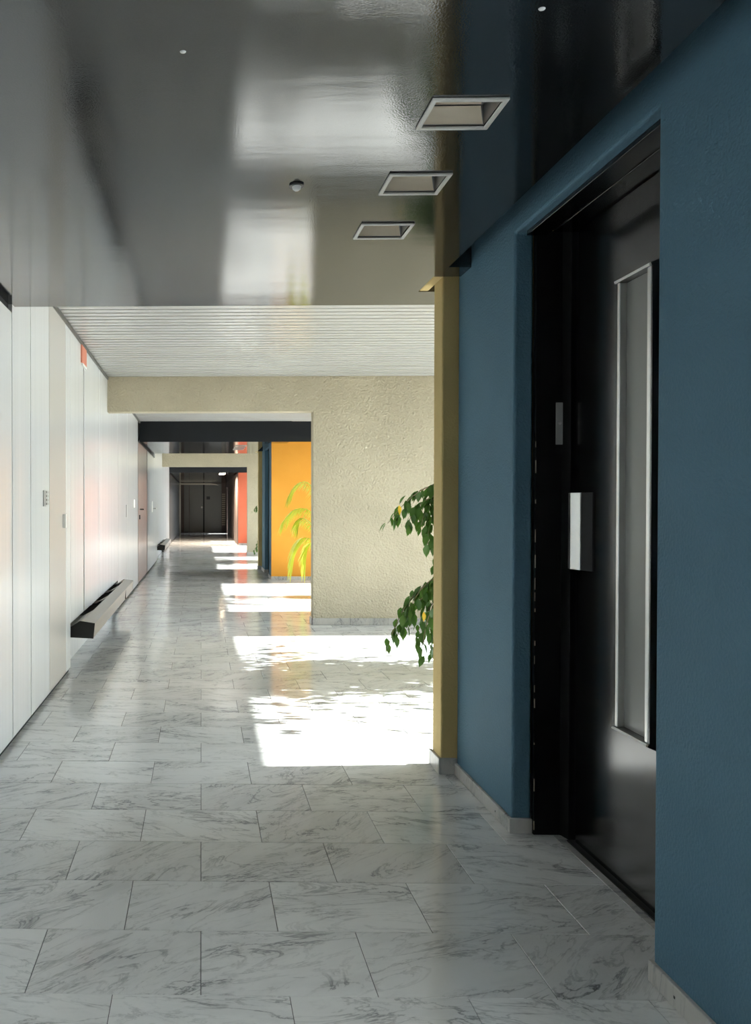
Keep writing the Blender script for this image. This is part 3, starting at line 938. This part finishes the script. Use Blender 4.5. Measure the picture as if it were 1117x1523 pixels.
def ficus(base, label, full):
    rn = random.Random(11)
    B = Vector(base)
    r = empty('potted_ficus', base)
    MB().lathe([(0, 0), (0.17, 0), (0.20, 0.03), (0.225, 0.30), (0.235, 0.31), (0.235, 0.34), (0.21, 0.34), (0.20, 0.28), (0, 0.28)], (0, 0, 0), 28).build('pot', M['pot'], r, smooth=False)
    MB().lathe([(0.199, 0.281), (0.1, 0.30), (0, 0.305)], (0, 0, 0), 24).build('soil', M['soil'], r)
    # branches in local coordinates of the pot
    def bez(p, n=9):
        pts = []
        for i in range(n):
            t = i / (n - 1)
            q = [Vector(a) for a in p]
            while len(q) > 1:
                q = [q[j].lerp(q[j + 1], t) for j in range(len(q) - 1)]
            pts.append(q[0])
        return pts
    trunk = bez([(0, 0, 0.28), (0.05, 0.02, 0.7), (-0.04, 0.03, 1.1), (0.02, 0, 1.65)], 12)
    tb = MB().tube(trunk, [0.024 - 0.0014 * i for i in range(12)])
    tb.build('trunk', M['bark'], r, smooth=True)
    X0 = B.x
    # named branches that reach out past the pillar (target coordinates measured at the plant's depth)
    out = [
        [(0, 0, 1.15), (-0.3, 0, 1.50), (-0.58, -0.02, 1.50), (-0.74, -0.02, 1.33), (-0.90, -0.02, 1.12)],
        [(0, 0, 1.12), (-0.35, 0.05, 1.45), (-0.55, 0.0, 1.38), (-0.70, 0.02, 1.26), (-0.74, 0.02, 1.12)],
        [(0, 0, 1.10), (-0.30, 0.0, 1.40), (-0.52, 0.0, 1.32), (-0.61, 0.0, 1.20), (-0.60, 0.0, 0.96)],
        [(0, 0, 1.10), (-0.25, -0.1, 1.40), (-0.45, -0.05, 1.38), (-0.54, -0.05, 1.20), (-0.55, -0.05, 0.80)],
        [(0, 0, 0.55), (-0.30, 0.0, 0.86), (-0.55, 0.0, 0.80), (-0.72, 0.0, 0.66), (-0.76, 0.0, 0.36)],
        [(0, 0, 0.55), (-0.35, 0.1, 0.84), (-0.62, 0.1, 0.76), (-0.78, 0.06, 0.52), (-0.87, 0.06, 0.22)],
        [(0, 0, 0.55), (-0.30, -0.08, 0.80), (-0.5, -0.06, 0.74), (-0.63, -0.06, 0.58), (-0.66, -0.06, 0.16)],
        [(0, 0, 0.55), (-0.25, 0.0, 0.82), (-0.44, 0.0, 0.76), (-0.56, 0.0, 0.55), (-0.575, 0.0, 0.14)],
        [(0, 0, 0.52), (-0.30, 0.12, 0.76), (-0.52, 0.1, 0.72), (-0.68, 0.08, 0.52), (-0.78, 0.05, 0.36)],
    ]
    out += [
        [(0, 0, 1.12), (-0.30, 0.06, 1.42), (-0.50, 0.04, 1.42), (-0.60, 0.04, 1.30), (-0.64, 0.04, 1.10)],
        [(0, 0, 1.12), (-0.20, 0.06, 1.45), (-0.42, 0.04, 1.48), (-0.52, 0.04, 1.36), (-0.56, 0.04, 1.16)],
        [(0, 0, 0.5), (-0.30, 0.06, 0.80), (-0.46, 0.04, 0.72), (-0.60, 0.04, 0.50), (-0.68, 0.04, 0.26)],
        [(0, 0, 0.5), (-0.25, 0.06, 0.78), (-0.42, 0.04, 0.70), (-0.52, 0.04, 0.48), (-0.56, 0.04, 0.30)],
    ]
    vis = []
    hid = []
    for q in out:
        p = bez(q, 12)
        MB().tube(p, [0.007 - 0.00045 * i for i in range(12)], 5).build('branch', M['bark'], r, smooth=True)
        for i in range(46):
            t = 0.30 + 0.70 * i / 45
            f = t * 11
            a = int(min(f, 10.999)); c = p[a].lerp(p[a + 1], f - a)
            d = (p[a + 1] - p[a]).normalized()
            c = c + Vector((rn.gauss(0, 0.016), rn.gauss(0, 0.03), rn.gauss(0, 0.012)))
            vis.append((c, d))
    # crown filling the sunlit side behind the wall, blocking the sun
    brs = []
    for q in range(110):
        az = rn.uniform(0, 2 * math.pi)
        h = rn.uniform(0.5, 1.6)
        R_ = rn.uniform(0.30, 0.64)
        dx, dy = math.cos(az) * R_ * 0.6, math.sin(az) * R_
        if dx < -0.32: dx = -0.32 * rn.random()
        p = bez([(0, 0, h - 0.12), (dx * 0.5, dy * 0.5, h + 0.15), (dx * 0.9, dy * 0.9, h + 0.06), (dx, dy, h - 0.22)], 8)
        brs.append(p)
        for i in range(40):
            f = (0.2 + 0.8 * i / 39) * 7
            a = int(min(f, 6.999)); c = p[a].lerp(p[a + 1], f - a) + Vector((rn.gauss(0, 0.03), rn.gauss(0, 0.03), rn.gauss(0, 0.03)))
            hid.append((c, (p[a + 1] - p[a]).normalized()))
    # long sparse sprays, added unseen to cast leaf shadows on the sun patches
    for q in range(18):
        sg_ = 1 if q % 2 else -1
        dy = sg_ * rn.uniform(0.75, 1.55)
        h = rn.uniform(0.75, 1.55)
        dx = rn.uniform(0.0, 0.45)
        p = bez([(0, 0, h - 0.25), (dx * 0.5, dy * 0.4, h + 0.12), (dx, dy * 0.8, h + 0.06), (dx, dy, h - 0.15)], 8)
        brs.append(p)
        for i in range(15):
            f = (0.3 + 0.7 * i / 14) * 7
            a = int(min(f, 6.999)); c = p[a].lerp(p[a + 1], f - a) + Vector((rn.gauss(0, 0.03), rn.gauss(0, 0.03), rn.gauss(0, 0.03)))
            hid.append((c, (p[a + 1] - p[a]).normalized()))
    bb = MB()
    for p in brs:
        bb.tube(p, [0.008 - 0.0008 * i for i in range(8)], 4)
    o = bb.build('twigs', M['bark'], r); o['kind'] = 'stuff'
    def frame(d):
        # leaves hang: mostly downward, spread sideways
        az = rn.uniform(0, 2 * math.pi)
        v_ = Vector((math.cos(az) * 0.55, math.sin(az) * 0.55, -0.9 + rn.gauss(0, 0.25))) + d * 0.35
        q = v_.normalized().to_track_quat('Y', 'Z')
        return q @ Matrix.Rotation(rn.uniform(-0.7, 0.7), 3, 'Y').to_quaternion()
    n_obj = 0
    sv, sf = [], []
    def add_stuff(c, q, s):
        V, F = leaf_verts(0.085 * s, 0.042 * s)
        k = len(sv)
        sv.extend([tuple(c + q @ Vector(p)) for p in V])
        sf.extend([tuple(k + i for i in f) for f in F])
    ylw = [Vector((-0.83, -0.02, 1.235)), Vector((-0.655, -0.03, 0.46))]
    for c, d in vis:
        q = frame(d)
        s = rn.uniform(0.75, 1.2)
        if full and c.x < -0.47 and n_obj < 296:
            l = bpy.data.objects.new('leaf', LM)
            COL.objects.link(l)
            l.parent = r
            l.location = c
            l.rotation_mode = 'QUATERNION'
            l.rotation_quaternion = q
            l.scale = (s, s, s)
            n_obj += 1
        else:
            add_stuff(c, q, s)
    for c, d in hid:
        add_stuff(c, frame(d), rn.uniform(0.9, 1.4))
    if full:
        for c in ylw:
            l = bpy.data.objects.new('leaf', LMY)
            COL.objects.link(l); l.parent = r; l.location = c + Vector((0, -0.05, 0.02))
            l.rotation_mode = 'QUATERNION'
            l.rotation_quaternion = Vector((0.1, -0.2, -1)).to_track_quat('Y', 'Z')
            l['label'] = 'yellowed leaf'
    me = bpy.data.meshes.new('crown_leaves')
    me.from_pydata(sv, [], sf)
    me.materials.append(M['leaf'])
    for p in me.polygons: p.use_smooth = True
    o = bpy.data.objects.new('crown_leaves', me)
    COL.objects.link(o); o.parent = r
    o['kind'] = 'stuff'
    tag(r, label, 'potted plant', 'weeping figs in the window bays')
    return r
ficus((2.27, 5.72, 0), 'leafy green weeping fig drooping out from behind the ochre pillar', True)
ficus((2.06, 5.72 + PER, 0), 'distant weeping fig of which one twig shows past the far blue wall', False)

def palm(base, label):
    rn = random.Random(4)
    r = empty('potted_palm', base)
    MB().lathe([(0, 0), (0.16, 0), (0.19, 0.03), (0.21, 0.28), (0.22, 0.29), (0.22, 0.32), (0.195, 0.32), (0.19, 0.26), (0, 0.26)], (0, 0, 0), 28).build('pot', M['pot'], r)
    MB().lathe([(0.189, 0.261), (0.1, 0.28), (0, 0.285)], (0, 0, 0), 24).build('soil', M['soil'], r)
    # fronds: base, control, control, tip (local)
    fr = [
        ((0, 0, .28), (-0.05, 0, 1.1), (-0.30, 0.05, 1.95), (-0.60, 0.05, 1.40)),
        ((0, 0, .28), (-0.10, 0, 1.0), (-0.38, -0.05, 1.50), (-0.70, -0.05, 1.03)),
        ((0, 0, .28), (-0.10, 0.05, .85), (-0.42, 0.1, 1.22), (-0.47, 0.1, 1.02)),
        ((0, 0, .28), (-0.12, 0, .75), (-0.50, 0, 1.12), (-0.60, 0, 0.42)),
        ((0, 0, .28), (-0.10, 0.1, .65), (-0.36, 0.1, 1.02), (-0.40, 0.1, 0.40)),
        ((0, 0, .28), (0.1, -0.2, 1.0), (0.25, -0.5, 1.6), (0.2, -0.75, 1.0)),
        ((0, 0, .28), (0.1, 0.2, 1.0), (0.1, 0.4, 1.7), (0.0, 0.6, 1.1)),
        ((0, 0, .28), (0.2, 0.0, 1.0), (0.5, 0.0, 1.6), (0.75, 0.0, 1.0)),
        ((0, 0, .28), (0.1, 0.1, 1.2), (0.2, 0.2, 1.9), (0.4, 0.3, 1.6)),
        ((0, 0, .28), (-0.05, -0.1, 1.2), (-0.15, -0.3, 1.8), (-0.25, -0.5, 1.3)),
    ]
    for q in fr:
        n = 26
        pts = []
        for i in range(n):
            t = i / (n - 1)
            L = [Vector(a) for a in q]
            while len(L) > 1:
                L = [L[j].lerp(L[j + 1], t) for j in range(len(L) - 1)]
            pts.append(L[0])
        f = empty('frond'); f.parent = r
        MB().tube(pts, [0.008 - 0.00026 * i for i in range(n)], 5).build('stem', M['palm_stem'], f, smooth=True)
        sv, sf = [], []
        up = Vector((0, 0, 1))
        for i in range(9, n):
            for s in (-1, 1):
                for h in (0, 0.5):
                    a = pts[i].lerp(pts[min(i + 1, n - 1)], h)
                    d = (pts[min(i + 1, n - 1)] - pts[i - 1]).normalized()
                    side = d.cross(up)
                    side = side.normalized() if side.length > 0.05 else Vector((0, 1, 0))
                    u = (i - 9) / (n - 9)
                    Ln = 0.34 * (0.55 + 1.2 * u * (1 - u) * 1.6) * (1.0 - 0.25 * u)
                    dr = (d * 0.55 + side * s * 0.75 + Vector((0, 0, 0.10 + rn.gauss(0, 0.06)))).normalized()
                    wv = dr.cross(up); wv = wv.normalized() * 0.009 if wv.length > 0.05 else Vector((0.009, 0, 0))
                    k = len(sv)
                    row = []
                    for j, (tt, wd) in enumerate(((0, 0.5), (0.3, 1.0), (0.65, 0.8), (1.0, 0.05))):
                        c = a + dr * Ln * tt + Vector((0, 0, -0.75 * Ln * tt * tt))
                        sv += [tuple(c - wv * wd), tuple(c + wv * wd)]
                    sf += [(k, k + 1, k + 3, k + 2), (k + 2, k + 3, k + 5, k + 4), (k + 4, k + 5, k + 7, k + 6)]
        me = bpy.data.meshes.new('leaflets')
        me.from_pydata(sv, [], sf)
        me.materials.append(M['palm'])
        o = bpy.data.objects.new('leaflets', me)
        COL.objects.link(o); o.parent = f
    tag(r, label, 'potted plant')
    return r
palm((1.82, 10.6, 0), 'yellow green palm with arching fronds before the yellow orange wall')
